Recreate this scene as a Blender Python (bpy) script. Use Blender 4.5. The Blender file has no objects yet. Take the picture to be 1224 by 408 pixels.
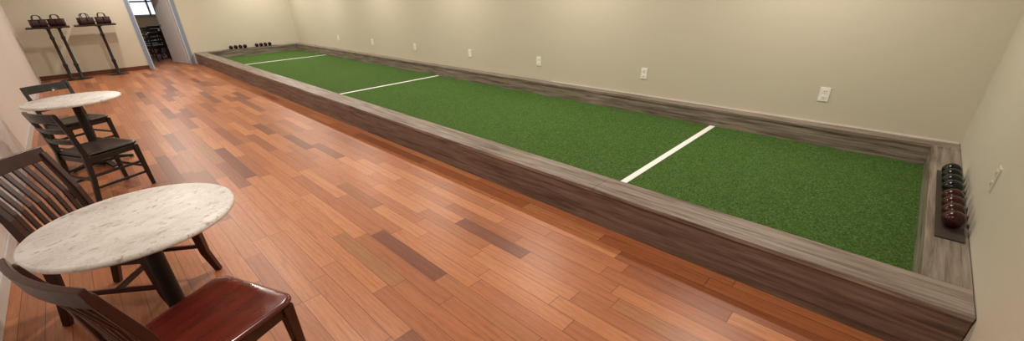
import bpy, bmesh, math, random
from mathutils import Vector, Matrix
random.seed(4)
scn=bpy.context.scene
scn.view_settings.view_transform='Standard'
COL=scn.collection

# ---------------------------------------------------------------- materials
def lin(c):
    return tuple(((x/255)/12.92 if x/255<=.04045 else ((x/255+.055)/1.055)**2.4) for x in c)+(1,)
class NT:
    def __init__(s,name):
        s.m=bpy.data.materials.new(name); s.m.use_nodes=True
        s.t=s.m.node_tree; s.b=s.t.nodes['Principled BSDF']
    def n(s,typ,**k):
        x=s.t.nodes.new(typ)
        for a,v in k.items(): setattr(x,a,v)
        return x
    def l(s,a,b): s.t.links.new(a,b)
    def math(s,op,a,b=None,c=None):
        x=s.n('ShaderNodeMath',operation=op)
        for i,v in enumerate((a,b,c)):
            if v is None: continue
            if isinstance(v,(int,float)): x.inputs[i].default_value=v
            else: s.l(v,x.inputs[i])
        return x.outputs[0]
    def mix(s,f,a,b,blend='MIX'):
        x=s.n('ShaderNodeMix',data_type='RGBA',blend_type=blend)
        for i,v in ((0,f),(6,a),(7,b)):
            if isinstance(v,(int,float,tuple)): x.inputs[i].default_value=v
            else: s.l(v,x.inputs[i])
        return x.outputs[2]
    def ramp(s,f,stops):
        x=s.n('ShaderNodeValToRGB'); e=x.color_ramp.elements
        while len(e)<len(stops): e.new(.5)
        for i,(p,c) in enumerate(stops): e[i].position=p; e[i].color=c
        s.l(f,x.inputs[0]); return x.outputs[0]
    def noise(s,vec,scale,detail=3,rough=.5,dist=0):
        x=s.n('ShaderNodeTexNoise'); x.inputs['Scale'].default_value=scale
        x.inputs['Detail'].default_value=detail; x.inputs['Roughness'].default_value=rough; x.inputs['Distortion'].default_value=dist
        if vec is not None: s.l(vec,x.inputs['Vector'])
        return x.outputs['Fac']
    def coord(s,scale=(1,1,1)):
        t=s.n('ShaderNodeTexCoord'); m=s.n('ShaderNodeMapping'); m.inputs['Scale'].default_value=scale
        s.l(t.outputs['Object'],m.inputs[0]); return m.outputs[0]
    def bump(s,h,strength=.2,dist=.01):
        b=s.n('ShaderNodeBump'); b.inputs['Strength'].default_value=strength; b.inputs['Distance'].default_value=dist
        s.l(h,b.inputs['Height']); s.l(b.outputs[0],s.b.inputs['Normal'])
    def base(s,c):
        if isinstance(c,tuple): s.b.inputs['Base Color'].default_value=c
        else: s.l(c,s.b.inputs['Base Color'])
    def rough(s,r): s.b.inputs['Roughness'].default_value=r

def simple(name,c,rough=.5,metal=0,coat=0,var=.12,scale=18,spec=.5):
    t=NT(name); v=t.coord(); f=t.noise(v,scale)
    c=lin(c); d=tuple(x*(1-var) for x in c[:3])+(1,)
    t.base(t.mix(f,d,tuple(min(1,x*(1+var)) for x in c[:3])+(1,)))
    t.rough(rough); t.b.inputs['Metallic'].default_value=metal; t.b.inputs['Coat Weight'].default_value=coat
    t.b.inputs['Specular IOR Level'].default_value=spec
    return t.m

def wall_mat(name,c,bs=.12,sc=160):
    t=NT(name); v=t.coord(); f=t.noise(v,sc,4); g=t.noise(v,.8,2)
    c=lin(c); a=tuple(x*.955 for x in c[:3])+(1,)
    k=t.mix(g,a,c); k2=t.mix(t.math('MULTIPLY',f,.12),k,(1,1,1,1),'OVERLAY')
    t.base(k2); t.rough(.62); t.bump(f,bs,.004); return t.m

def plank_mat():
    t=NT('cherry_plank_floor'); W=.108
    tc=t.n('ShaderNodeTexCoord'); sp=t.n('ShaderNodeSeparateXYZ'); t.l(tc.outputs['Object'],sp.inputs[0])
    x,y=sp.outputs[0],sp.outputs[1]
    xr=t.math('DIVIDE',t.math('ADD',x,10.02),W); row=t.math('FLOOR',xr)
    def wn(a,b=None):
        c=t.n('ShaderNodeCombineXYZ'); t.l(a,c.inputs[0])
        if b is not None: t.l(b,c.inputs[1])
        w=t.n('ShaderNodeTexWhiteNoise',noise_dimensions='3D'); t.l(c.outputs[0],w.inputs['Vector']); return w
    r1=wn(row).outputs['Value']
    L=t.math('MULTIPLY_ADD',wn(t.math('ADD',row,77.3)).outputs['Value'],.7,.60)
    yr=t.math('DIVIDE',t.math('ADD',y,t.math('MULTIPLY_ADD',r1,3.0,20)),L)
    seg=t.math('FLOOR',yr)
    w=wn(row,seg); idv=w.outputs['Value']
    fx=t.math('FRACT',xr); fy=t.math('FRACT',yr)
    def edge(f,wd):
        return t.math('LESS_THAN',t.math('MINIMUM',f,t.math('SUBTRACT',1,f)),wd)
    gap=t.math('MAXIMUM',edge(fx,.012),t.math('LESS_THAN',t.math('MULTIPLY',t.math('MINIMUM',fy,t.math('SUBTRACT',1,fy)),L),.0015))
    colr=t.ramp(idv,[(0,lin((126,70,48))),(.05,lin((150,88,58))),(.16,lin((172,106,68))),(.35,lin((182,114,74))),(.55,lin((192,124,80))),(.78,lin((204,138,92))),(.9,lin((180,112,72))),(1,lin((168,118,78)))])
    cv=t.n('ShaderNodeCombineXYZ'); t.l(t.math('ADD',t.math('MULTIPLY',x,24),t.math('MULTIPLY',idv,91)),cv.inputs[0]); t.l(t.math('ADD',t.math('MULTIPLY',y,2.0),t.math('MULTIPLY',idv,37)),cv.inputs[1])
    g=t.noise(cv.outputs[0],1.5,7,.66,1.2)
    fine=t.noise(cv.outputs[0],7,3,.6,.3)
    wv=t.n('ShaderNodeTexWave',wave_type='BANDS',bands_direction='X'); wv.inputs['Scale'].default_value=.30
    wv.inputs['Distortion'].default_value=18; wv.inputs['Detail'].default_value=3; wv.inputs['Detail Scale'].default_value=.45
    t.l(cv.outputs[0],wv.inputs['Vector'])
    gm=t.ramp(g,[(.28,(.64,.54,.48,1)),(.5,(.96,.95,.94,1)),(.75,(1.0,1.0,1.0,1))])
    c1=t.mix(.75,colr,gm,'MULTIPLY')
    gw=t.ramp(wv.outputs['Fac'],[(0,(.68,.58,.52,1)),(.4,(1,1,1,1))])
    c2=t.mix(.33,c1,gw,'MULTIPLY')
    gf=t.ramp(fine,[(.35,(.78,.72,.68,1)),(.55,(1,1,1,1))])
    c2=t.mix(.5,c2,gf,'MULTIPLY')
    c3=t.mix(gap,c2,lin((76,40,28)))
    t.base(c3)
    t.l(t.math('MULTIPLY_ADD',g,.12,.33),t.b.inputs['Roughness'])
    t.b.inputs['Coat Weight'].default_value=.12; t.b.inputs['Coat Roughness'].default_value=.33
    h=t.math('SUBTRACT',t.math('MULTIPLY',g,.15),gap); t.bump(h,.25,.002)
    return t.m

def turf_mat():
    t=NT('green_turf'); v=t.coord()
    f=t.noise(v,85,5,.85); g=t.noise(v,1.2,3); k=t.noise(v,24,3,.7)
    a=t.ramp(f,[(.34,lin((26,46,18))),(.5,lin((70,104,48))),(.64,lin((140,170,98)))])
    b=t.mix(t.math('MULTIPLY',k,.4),a,lin((50,82,32)))
    c=t.mix(t.math('MULTIPLY',g,.3),b,lin((84,116,54)))
    t.base(c); t.rough(.9); t.b.inputs['Specular IOR Level'].default_value=.1
    t.bump(t.math('ADD',f,t.math('MULTIPLY',k,.5)),.8,.014); return t.m

def grain_mat(name,c0,c1,c2,axis='Y',rough=.5,fine=1.0,coat=0,bs=.1,st=(.28,.5,.75),blend=.4):
    t=NT(name); s={'Y':(34*fine,2.0,34*fine),'X':(2.0,34*fine,34*fine),'Z':(34*fine,34*fine,2.0)}[axis]
    v=t.coord(s); f=t.noise(v,1.0,6,.6,.4); g=t.noise(v,.22,3)
    a=t.ramp(f,[(st[0],lin(c0)),(st[1],lin(c1)),(st[2],lin(c2))])
    t.base(t.mix(t.math('MULTIPLY',g,blend),a,lin(c1))); t.rough(rough)
    t.b.inputs['Coat Weight'].default_value=coat; t.b.inputs['Coat Roughness'].default_value=.15
    t.bump(f,bs,.002); return t.m

def marble_mat():
    t=NT('white_marble'); v=t.coord()
    n1=t.noise(v,3.2,6,.65)
    m=t.n('ShaderNodeMapping'); t.l(v,m.inputs[0]); m.inputs['Rotation'].default_value=(0,0,.6); m.inputs['Scale'].default_value=(1,1.9,1)
    n2=t.noise(m.outputs[0],4.5,8,.7)
    n3=t.noise(m.outputs[0],26,4,.6)
    a=t.ramp(n2,[(.34,lin((206,203,200))),(.46,lin((234,233,232))),(.6,lin((243,243,242)))])
    ridge=t.math('ABSOLUTE',t.math('SUBTRACT',n2,.5))
    vein=t.ramp(ridge,[(0,(1,1,1,1)),(.012,(0,0,0,1))])
    spk=t.ramp(n3,[(.60,(0,0,0,1)),(.66,(1,1,1,1))])
    b=t.mix(t.math('MULTIPLY',vein,.5),a,lin((168,164,160)))
    c=t.mix(t.math('MULTIPLY',spk,.7),b,lin((158,150,142)))
    t.base(t.mix(t.math('MULTIPLY',n1,.08),c,lin((222,218,212)))); t.rough(.45); t.b.inputs['Specular IOR Level'].default_value=.3; return t.m

M={}
M['floor']=plank_mat(); M['turf']=turf_mat(); M['marble']=marble_mat()
M['wall']=wall_mat('cream_wall_paint',(206,199,181))
M['wall_r']=wall_mat('cream_wall_texture',(196,190,174),.35,190)
M['wall_l']=wall_mat('white_panel_paint',(218,211,208),.05)
M['ceil']=wall_mat('ceiling_paint',(225,222,214),.05)
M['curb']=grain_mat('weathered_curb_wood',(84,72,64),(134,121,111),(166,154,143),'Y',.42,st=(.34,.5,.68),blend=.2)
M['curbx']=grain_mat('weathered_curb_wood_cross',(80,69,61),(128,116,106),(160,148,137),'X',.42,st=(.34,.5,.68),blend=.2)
M['curbface_shaded']=grain_mat('curb_wood_painted_shade',(74,59,51),(112,94,84),(140,122,110),'Y',.5,st=(.34,.5,.7),blend=.25)  # curb wood in darker brown, with the front face's shade put into the colour
M['line']=simple('white_line_paint',(250,252,255),.6,var=.02,scale=90)
M['mahog']=grain_mat('mahogany_seat',(64,16,10),(96,26,16),(122,38,22),'Y',.25,.6,.5)
M['mahogz']=grain_mat('mahogany_frame',(36,14,11),(54,21,16),(72,30,22),'Z',.35,.6,.2)
M['black']=simple('black_lacquer_wood',(18,16,16),.35,coat=.15)
M['iron']=simple('black_cast_iron',(20,20,21),.5,metal=.2)
M['steel']=simple('brushed_steel',(150,150,150),.3,metal=.9)
M['white']=simple('white_plastic',(246,245,240),.35,var=.03)
M['dark']=simple('dark_slot',(30,28,26),.5)
M['paintcream']=simple('cream_plastic',(206,200,184),.45,var=.03)
M['trim']=simple('blue_grey_trim',(130,146,174),.4,var=.03)
M['trimw']=simple('white_trim_paint',(204,204,206),.4,var=.03)
M['caulk']=simple('caulk_bead',(226,222,212),.5,var=.06,scale=40)
M['basew']=grain_mat('baseboard_wood',(70,38,26),(98,56,38),(122,74,50),'X',.35,.6)
M['ballblk']=simple('ball_black_resin',(10,13,12),.22,var=.3,scale=30,spec=.35)
M['ballgrn']=simple('ball_dark_green_resin',(10,20,15),.22,var=.3,scale=30,spec=.35)
M['ballred']=simple('ball_dark_red_resin',(52,15,14),.22,var=.3,scale=30,spec=.35)
M['rubber']=simple('dark_rubber',(56,48,43),.6)
M['bagred']=simple('dark_red_nylon',(60,15,19),.6)
M['bagblk']=simple('black_nylon',(18,16,18),.6)
M['walnut']=grain_mat('dark_walnut',(28,18,14),(44,28,22),(60,40,32),'X',.35,.6)
def emis(name,c,s):
    t=NT(name); t.base(c); t.b.inputs['Emission Color'].default_value=c; t.b.inputs['Emission Strength'].default_value=s; return t.m
M['lampe']=emis('downlight_lens',(1,.88,.74,1),6)
M['sky']=emis('window_daylight',(.72,.84,1,1),1.3)

# ---------------------------------------------------------------- mesh helpers
class B:
    def __init__(s): s.bm=bmesh.new(); s.mats=[]
    def mi(s,m):
        if m not in s.mats: s.mats.append(m)
        return s.mats.index(m)
    def box(s,lo,hi,m):
        i=s.mi(m); x0,y0,z0=lo;x1,y1,z1=hi
        v=[s.bm.verts.new(p) for p in ((x0,y0,z0),(x1,y0,z0),(x1,y1,z0),(x0,y1,z0),(x0,y0,z1),(x1,y0,z1),(x1,y1,z1),(x0,y1,z1))]
        for f in ((0,3,2,1),(4,5,6,7),(0,1,5,4),(1,2,6,5),(2,3,7,6),(3,0,4,7)):
            s.bm.faces.new([v[k] for k in f]).material_index=i
    def sweep(s,pts,sizes,m,up=(1,0,0),n=4,smooth=False):
        """tube through pts; sizes list of (w,d); n=4 gives rectangular section"""
        i=s.mi(m); pts=[Vector(p) for p in pts]; up=Vector(up); rings=[]
        for k,p in enumerate(pts):
            t=(pts[min(k+1,len(pts)-1)]-pts[max(k-1,0)]).normalized()
            a=(up-t*up.dot(t)).normalized(); b=t.cross(a)
            w,d=sizes[k] if isinstance(sizes,list) else sizes
            r=[]
            if n==4:
                for sx,sy in ((-1,-1),(1,-1),(1,1),(-1,1)): r.append(s.bm.verts.new(p+a*sx*w/2+b*sy*d/2))
            else:
                for q in range(n):
                    an=2*math.pi*q/n; r.append(s.bm.verts.new(p+a*math.cos(an)*w/2+b*math.sin(an)*d/2))
            rings.append(r)
        for A,C in zip(rings,rings[1:]):
            for q in range(n):
                f=s.bm.faces.new((A[q],A[(q+1)%n],C[(q+1)%n],C[q])); f.material_index=i; f.smooth=smooth
        s.bm.faces.new(rings[0][::-1]).material_index=i; s.bm.faces.new(rings[-1]).material_index=i
    def lathe(s,prof,m,n=48,c=(0,0,0),smooth=True):
        i=s.mi(m); rings=[]
        for r,z in prof:
            if r<1e-6: rings.append([s.bm.verts.new((c[0],c[1],c[2]+z))])
            else: rings.append([s.bm.verts.new((c[0]+r*math.cos(2*math.pi*q/n),c[1]+r*math.sin(2*math.pi*q/n),c[2]+z)) for q in range(n)])
        for A,C in zip(rings,rings[1:]):
            for q in range(n):
                a=[A[q%len(A)],A[(q+1)%len(A)]] if len(A)>1 else [A[0]]
                b=[C[(q+1)%len(C)],C[q%len(C)]] if len(C)>1 else [C[0]]
                if len(a)+len(b)>2:
                    f=s.bm.faces.new(a+b); f.material_index=i; f.smooth=smooth
    def slab(s,outline,z0,z1,m,dish=0,r=.008):
        """outline list of (x,y) ; rounded edges"""
        i=s.mi(m); cx=sum(p[0] for p in outline)/len(outline); cy=sum(p[1] for p in outline)/len(outline)
        def ring(k,z): return [s.bm.verts.new((cx+(x-cx)*k,cy+(y-cy)*k,z)) for x,y in outline]
        ext=max(abs(p[0]-cx) for p in outline); e=r/ext
        R=[ring(1-e*1.5,z0),ring(1,z0+r),ring(1,z1-r),ring(1-e*.4,z1-r*.3),ring(1-e*1.4,z1)]
        for kk,dd in ((.8,.5),(.55,.9),(.25,1)): R.append(ring(kk,z1-dish*dd))
        for A,C in zip(R,R[1:]):
            for q in range(len(A)):
                f=s.bm.faces.new((A[q],A[(q+1)%len(A)],C[(q+1)%len(A)],C[q])); f.material_index=i; f.smooth=True
        s.bm.faces.new(R[0][::-1]).material_index=i
        f=s.bm.faces.new(R[-1]); f.material_index=i; f.smooth=True
    def obj(s,name,loc=(0,0,0),rz=0,parent=None,bevel=0):
        bmesh.ops.recalc_face_normals(s.bm,faces=s.bm.faces)
        me=bpy.data.meshes.new(name); s.bm.to_mesh(me); s.bm.free()
        for m in s.mats: me.materials.append(M[m])
        o=bpy.data.objects.new(name,me); COL.objects.link(o); o.location=loc; o.rotation_euler=(0,0,rz)
        if parent: o.parent=parent
        if bevel:
            b=o.modifiers.new('bevel','BEVEL'); b.width=bevel; b.segments=2; b.limit_method='ANGLE'; b.angle_limit=math.radians(50)
        return o
def empty(name,loc=(0,0,0),rz=0):
    e=bpy.data.objects.new(name,None); COL.objects.link(e); e.location=loc; e.rotation_euler=(0,0,rz); return e
def boxo(name,lo,hi,m,parent=None,bevel=0):
    b=B(); b.box(lo,hi,m); return b.obj(name,parent=parent,bevel=bevel)

# ---------------------------------------------------------------- room
XL,XR,YN,YF,H=-.80,5.28,-.523,15.0,2.75
T=.12; DX0,DX1,DH=1.36,2.22,2.08
boxo('floor',(XL-T,YN-T,-.1),(XR+T,YF+8.2,0),'floor')
boxo('ceiling',(XL-T,YN-T,H),(XR+T,YF+8.2,H+.1),'ceil')
boxo('wall_back',(XR,YN-T,0),(XR+T,YF+8.2,H),'wall')
boxo('wall_right',(XL-T,YN-T,0),(XR,YN,H),'wall_r')
boxo('wall_left',(XL-T,YN,0),(XL,YF+8.2,H),'wall_l')
b=B(); b.box((XL,YF,0),(DX0,YF+T,H),'wall'); b.box((DX1,YF,0),(XR,YF+T,H),'wall'); b.box((DX0,YF,DH),(DX1,YF+T,H),'wall'); b.obj('wall_far')
boxo('baseboard_far',(XL,YF-.015,0),(DX0-.08,YF,.10),'basew',bevel=.004)
boxo('baseboard_left',(XL,YN,0),(XL+.015,YF-.015,.10),'trimw',bevel=.004)
# door casing
b=B()
b.box((DX0-.08,YF-.02,0),(DX0,YF,DH+.08),'trim'); b.box((DX1,YF-.02,0),(DX1+.08,YF,DH+.08),'trim'); b.box((DX0,YF-.02,DH),(DX1,YF,DH+.08),'trim')
b.box((DX0-.001,YF-.02,0),(DX0+.02,YF+T+.02,DH),'trimw'); b.box((DX1-.02,YF-.02,0),(DX1+.001,YF+T+.02,DH),'trimw'); b.box((DX0,YF-.02,DH-.02),(DX1,YF+T+.02,DH),'trimw')
b.obj('trim_1',bevel=.003)
# open door leaf
b=B(); b.box((-.84,-.02,.01),(0,.02,2.04),'trimw')
b.lathe([(0,0),(.012,0),(.012,.03),(.026,.04),(.026,.06),(0,.07)],'steel',16,(-.78,-.02,1.0))
b.obj('door_1',(DX1-.03,YF+T+.03,0),rz=-math.radians(74),bevel=.004)
# far room
boxo('wall_beyond',(XL,YF+8,0),(XR,YF+8.12,H),'wall')
b=B(); wy=YF+7.99
b.box((1.9,wy-.02,1.2),(3.4,wy,2.2),'sky')
for x in (1.85,2.6,3.36): b.box((x,wy-.06,1.16),(x+.07,wy,2.24),'trimw')
for z in (1.14,1.65,2.18): b.box((1.85,wy-.06,z),(3.43,wy,z+.06),'trimw')
b.obj('window_1')
# ribbed wainscot on left wall (beadboard)
b=B(); y=YN+.02
while y<3.6:
    b.sweep([(XL+.004,y,.10),(XL+.004,y,.78)],(.05,.03),'wall_l',up=(0,1,0),n=8,smooth=True); y+=.06
b.box((XL,YN,.78),(XL+.03,3.65,.83),'trimw')
b.obj('trim_2')

# ---------------------------------------------------------------- bocce court
court=empty('bocce_court')
g=.004
xo,xi,xb=2.36,2.61,5.116; y0,yE=-.336,14.72; zt,zc=.10,.30
boxo('turf_surface',(xi-.02,y0-.02,.02),(xb+.02,yE+.02,zt),'turf',court)
def curbrun(name,axis,lo,hi,mt,mf,step=2.44,off=0):
    b=B(); a=0 if axis=='X' else 1
    ins=.008
    L=list(lo);Hh=list(hi); Hh[2]-=.03; L[1-a]+=ins; Hh[1-a]-=ins
    b.box(L,Hh,mf)
    p=lo[a]; q=p+step-off
    while p<hi[a]-1e-6:
        e=min(q,hi[a]); l=list(lo);h=list(hi); l[a]=p+.001;h[a]=e-.001; l[2]=hi[2]-.03
        b.box(l,h,mt); p=e; q=p+step
    return b.obj('curb_'+name,parent=court,bevel=.003)
curbrun('front','Y',(xo,YN+g,0),(xi,YF-.016,zc),'curb','curbface_shaded',off=.45)
curbrun('back','Y',(xb,YN+g,0),(XR-g,YF-.016,zc),'curb','curb')
curbrun('near_end','X',(xi,YN+g,0),(xb,y0,zc),'curbx','curbx')
curbrun('far_end','X',(xi,yE,0),(xb,YF-.016,zc),'curbx','curbx')
b=B()
for yy in (1.551,7.11,12.642): b.box((xi,yy-.03,zt-.01),(xb,yy+.03,zt+.004),'line')
b.obj('court_lines',parent=court)
boxo('trim_3',(XR-.007,YN+.01,zc-.002),(XR,4.2,zc+.012),'caulk')
# ---------------------------------------------------------------- outlets
def outlet(loc,rz,m='white'):
    b=B(); k=1.22
    b.box((-.036*k,0,-.058*k),(.036*k,.008,.058*k),m)
    for z in (-.027*k,.027*k):
        b.box((-.019,.006,z-.018),(.019,.011,z+.018),m)
        b.box((-.009,.0105,z-.008),(-.005,.0115,z+.008),'dark'); b.box((.005,.0105,z-.008),(.009,.0115,z+.008),'dark')
    b.obj('wall_outlet',loc,rz,bevel=.002)
for yy in (.571,2.60,4.48,6.22,8.09,9.98,11.9): outlet((XR,yy,.60),math.pi/2)
outlet((3.35,YN,.63),0,'paintcream')

# ---------------------------------------------------------------- balls
def ball(loc,m):
    b=B(); r=.0535; n=20
    b.lathe([(0,-r)]+[(r*math.cos(a),r*math.sin(a)) for a in [math.pi*(-.5+k/n) for k in range(1,n)]]+[(0,r)],m,36)
    b.lathe([(r*.997,-.0015),(r*1.004,0),(r*.997,.0015)],m,36)
    o=b.obj('bocce_ball',loc); o.rotation_euler=(random.random()*3,random.random()*3,0)
R=.0535
ms=['ballred','ballred','ballred','ballred','ballblk','ballgrn','ballblk','ballgrn']
xs=[3.25,3.38,3.51,3.64,3.82,3.95,4.08,4.21]
for x,m in zip(xs,ms): ball((x+.04,-.438,zc+.0085+R),m)
b=B(); b.box((3.12,-.50,zc+.0002),(4.37,-.376,zc+.008),'rubber'); b.obj('ball_tray')
b=B(); b.box((3.05,14.80,zc+.0002),(4.55,14.92,zc+.008),'rubber'); b.obj('ball_tray')
for gx in (3.3,4.0):
    for k in range(4): ball((gx+k*.125-.02,14.86,zc+.0085+R),'ballblk' if k%2 else 'ballred')

# ---------------------------------------------------------------- tables
def cafe_table(loc,rz,r=.386):
    b=B(); zt=.75
    b.lathe([(0,zt-.028),(r-.012,zt-.028),(r-.003,zt-.024),(r,zt-.014),(r-.002,zt-.005),(r-.009,zt),(0,zt)],'marble',96)
    b.lathe([(0,zt-.04),(.12,zt-.04),(.12,zt-.028),(0,zt-.028)],'iron',24)
    b.lathe([(.04,.06),(.038,.09),(.036,.5),(.036,.70),(.06,zt-.04)],'iron',24)
    b.lathe([(0,.0),(.07,.03),(.075,.055),(.045,.085),(0,.09)],'iron',24)
    for k in range(4):
        a=math.pi/4+k*math.pi/2; c,s_=math.cos(a),math.sin(a)
        b.sweep([(c*.03,s_*.03,.06),(c*.15,s_*.15,.05),(c*.27,s_*.27,.022)],[(.055,.05),(.045,.035),(.04,.025)],'iron',up=(-s_,c,0))
        b.lathe([(0,0),(.02,0),(.02,.02),(0,.02)],'steel',12,(c*.26,s_*.26,0))
    return b.obj('cafe_table',loc,rz,bevel=0)
cafe_table((-.055,2.39,0),.3)
cafe_table((-.18,6.27,0),1.1)

def seat_outline(wf,wb,d,n=10,rc=.05):
    pts=[]; cs=[(wf/2-rc,d/2-rc,0),(-wf/2+rc,d/2-rc,90),(-wb/2+rc,-d/2+rc,180),(wb/2-rc,-d/2+rc,270)]
    for cx,cy,a0 in cs:
        for k in range(n):
            a=math.radians(a0+90*k/(n-1)); x=cx+rc*math.cos(a); y=cy+rc*math.sin(a)
            if a0<180: y+=.02*(1-(x/(wf/2))**2)
            pts.append((x,y))
    return pts
def slat_chair(loc,rz,seatm='mahog'):
    b=B(); zs=.455
    b.slab(seat_outline(.48,.42,.47),zs-.032,zs,seatm,dish=.008,r=.012)
    for sx in (-1,1):
        b.sweep([(sx*.195,-.29,0),(sx*.195,-.24,.22),(sx*.195,-.215,.45),(sx*.20,-.255,.68),(sx*.205,-.325,.90)],[(.032,.034),(.035,.042),(.036,.05),(.034,.036),(.032,.03)],'mahogz')
        b.sweep([(sx*.215,.240,0),(sx*.208,.208,.15),(sx*.205,.198,.42)],[(.032,.032),(.038,.040),(.048,.050)],'mahogz')
        b.sweep([(sx*.197,-.21,.395),(sx*.205,.19,.395)],(.022,.055),'mahogz')
        b.sweep([(sx*.195,-.235,.20),(sx*.205,.20,.20)],(.018,.028),'mahogz')
    b.sweep([(-.205,.195,.395),(.205,.195,.395)],(.022,.055),'mahogz',up=(0,1,0))
    b.sweep([(-.2,-.21,.395),(.2,-.21,.395)],(.022,.055),'mahogz',up=(0,1,0))
    b.sweep([(-.198,0,.20),(.198,0,.20)],(.02,.028),'mahogz',up=(0,1,0))
    N=8; pts=[];low=[]
    for k in range(N+1):
        x=-.222+.444*k/N; c=-.03*(1-(x/.22)**2)
        pts.append((x,-.325+c,.895)); low.append((x*.9,-.228+c*.4,.53))
    b.sweep(pts,(.022,.075),'mahogz',up=(0,1,.2))
    b.sweep(low,(.02,.035),'mahogz',up=(0,1,.2))
    for k in range(7):
        x=-.15+.05*k; c=-.03*(1-(x/.22)**2)
        b.sweep([(x*.96,-.228+c*.4,.53),(x*.98,-.257+c*.7,.69),(x,-.318+c,.87)],(.028,.011),'mahogz')
    return b.obj('dining_chair',loc,rz,bevel=.004)
def ladder_chair(loc,rz):
    b=B(); zs=.455
    b.slab(seat_outline(.43,.39,.42),zs-.03,zs,'black',dish=.008,r=.012)
    for sx in (-1,1):
        b.sweep([(sx*.19,-.26,0),(sx*.185,-.22,.22),(sx*.185,-.20,.45),(sx*.19,-.225,.65),(sx*.195,-.27,.83)],[(.03,.034),(.032,.038),(.034,.042),(.03,.034),(.026,.028)],'black')
        b.sweep([(sx*.195,.195,0),(sx*.19,.18,.42)],[(.028,.028),(.04,.04)],'black')
        b.sweep([(sx*.187,-.20,.40),(sx*.19,.18,.40)],(.02,.05),'black')
        for z in (.14,.25): b.sweep([(sx*.187,-.225,z),(sx*.192,.185,z)],(.016,.022),'black')
    b.sweep([(-.19,.18,.40),(.19,.18,.40)],(.02,.05),'black',up=(0,1,0))
    b.sweep([(-.19,-.2,.40),(.19,-.2,.40)],(.02,.05),'black',up=(0,1,0))
    b.sweep([(-.19,.185,.2),(.19,.185,.2)],(.018,.025),'black',up=(0,1,0))
    b.sweep([(-.19,-.22,.22),(.19,-.22,.22)],(.018,.025),'black',up=(0,1,0))
    for z,y,h in ((.795,-.262,.085),(.675,-.232,.042),(.575,-.215,.042)):
        pts=[(-.205+.41*k/8,y-.035*(1-((-.205+.41*k/8)/.205)**2),z) for k in range(9)]
        b.sweep(pts,(.018,h),'black',up=(0,1,.2))
    return b.obj('dining_chair',loc,rz,bevel=.004)
def face(dx,dy): return math.atan2(dy,dx)-math.pi/2
slat_chair((0.015,1.82,0),face(.92,.39))
o=slat_chair((-.15,3.00,0),face(.79,-.61)); o.scale=(1,1.14,1)
ladder_chair((-.14,5.26,0),face(.90,.44))
ladder_chair((-.24,6.80,0),face(.45,-.89))
# ---------------------------------------------------------------- bar tables
def bar_table(loc,w,posts):
    b=B(); z=1.20
    b.box((-w/2,-.27,z-.035),(w/2,.27,z),'walnut')
    for px in posts:
        b.lathe([(.0,0),(.20,0),(.20,.012),(.05,.035),(.03,.06),(.034,.3),(.045,.34),(.03,.38),(.028,.9),(.04,.95),(.028,1.0),(.03,z-.06),(.10,z-.035)],'black',24,(px,0,0))
    return b.obj('bar_table',loc,0,bevel=.004)
bar_table((-.24,14.5,0),.70,(-.02,.16)); bar_table((.55,14.6,0),.74,(.06,))
def bag(loc,rz):
    b=B()
    for sx in (-.065,.065):
        b.slab([(x+sx,y) for x,y in seat_outline(.122,.122,.2,rc=.015)],0,.15,'bagred',r=.008)
    b.box((-.13,-.104,.05),(.13,.104,.075),'bagblk')
    b.box((-.128,-.1,.143),(.128,.1,.157),'bagblk')
    for sy in (-.06,.06):
        b.sweep([(-.07,sy,.14),(-.06,sy*.7,.22),(-.03,sy*.5,.245),(.03,sy*.5,.245),(.06,sy*.7,.22),(.07,sy,.14)],(.022,.012),'bagblk',up=(0,1,0))
    return b.obj('ball_bag',loc,rz)
bag((-.36,14.45,1.20),.2); bag((-.07,14.55,1.20),-.2); bag((.42,14.5,1.20),.3); bag((.73,14.6,1.20),.1)
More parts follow.
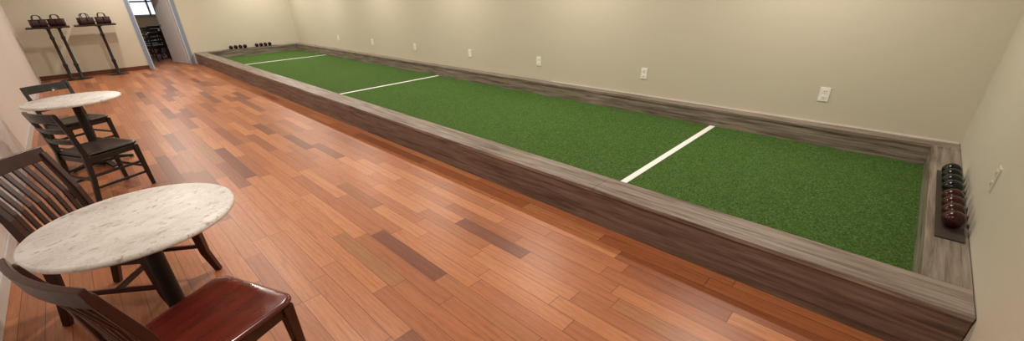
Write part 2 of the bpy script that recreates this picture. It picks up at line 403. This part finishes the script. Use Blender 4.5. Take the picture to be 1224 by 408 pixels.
# furniture in the room beyond
for (x,y,r) in ((1.75,16.9,.4),(2.3,16.8,.1),(1.75,17.75,2.9),(2.4,17.85,3.3),(1.9,18.9,.3),(2.5,18.9,0),(1.9,19.9,3.0),(2.7,20.0,2.8),(2.3,21.3,.2),(3.0,21.4,2.6)):
    ladder_chair((x,y,0),r)
def square_table(loc,wx=.38,wy=.2):
    b=B(); b.box((-wx,-wy,.72),(wx,wy,.75),'walnut')
    b.lathe([(0,0),(.17,0),(.17,.015),(.05,.04),(.035,.1),(.035,.68),(.1,.72)],'black',24)
    b.obj('dining_table',loc,0,bevel=.004)
square_table((2.05,17.32,0)); square_table((2.3,19.4,0))

# ---------------------------------------------------------------- lights
def down(x,y,p,c=(1,.90,.78)):
    b=B(); b.lathe([(.105,0),(.105,-.006),(.085,-.010),(.078,-.004),(.078,-.001)],'trimw',32)
    b.lathe([(0,-.003),(.077,-.003)],'lampe',32)
    b.obj('recessed_downlight',(x,y,H))
    l=bpy.data.lights.new('downlight_lamp','AREA'); l.shape='DISK'; l.size=.15; l.energy=p; l.color=c
    o=bpy.data.objects.new('downlight_lamp',l); COL.objects.link(o); o.location=(x,y,H-.02)
for y in (.9,3.6,6.4,9.2,12.0,14.0): down(1.1,y,31)
for y in (.9,3.6,6.4,9.2,12.0,14.0): down(4.25,y,34)
down(2.2,17,13); down(2.2,20.5,13)
w=bpy.data.worlds.new('world'); scn.world=w; w.use_nodes=True
w.node_tree.nodes['Background'].inputs[0].default_value=(.8,.85,1,1); w.node_tree.nodes['Background'].inputs[1].default_value=.3

# ---------------------------------------------------------------- camera
pt,yw,rl=.4433,.7944,.0279
Fh=Vector((math.sin(yw),math.cos(yw),0)); Rv=Vector((math.cos(yw),-math.sin(yw),0)); Z=Vector((0,0,1))
F=math.cos(pt)*Fh-math.sin(pt)*Z; D=-math.sin(pt)*Fh-math.cos(pt)*Z
R2=math.cos(rl)*Rv+math.sin(rl)*D; D2=-math.sin(rl)*Rv+math.cos(rl)*D
cd=bpy.data.cameras.new('camera'); co=bpy.data.objects.new('camera',cd); COL.objects.link(co)
cd.sensor_width=36; cd.sensor_fit='HORIZONTAL'; cd.lens=481.6/1224*36; cd.shift_y=15.17/1224; cd.clip_start=.02
m=Matrix((( R2[0],-D2[0],-F[0],0),(R2[1],-D2[1],-F[1],0),(R2[2],-D2[2],-F[2],1.65),(0,0,0,1)))
co.matrix_world=m
scn.camera=co
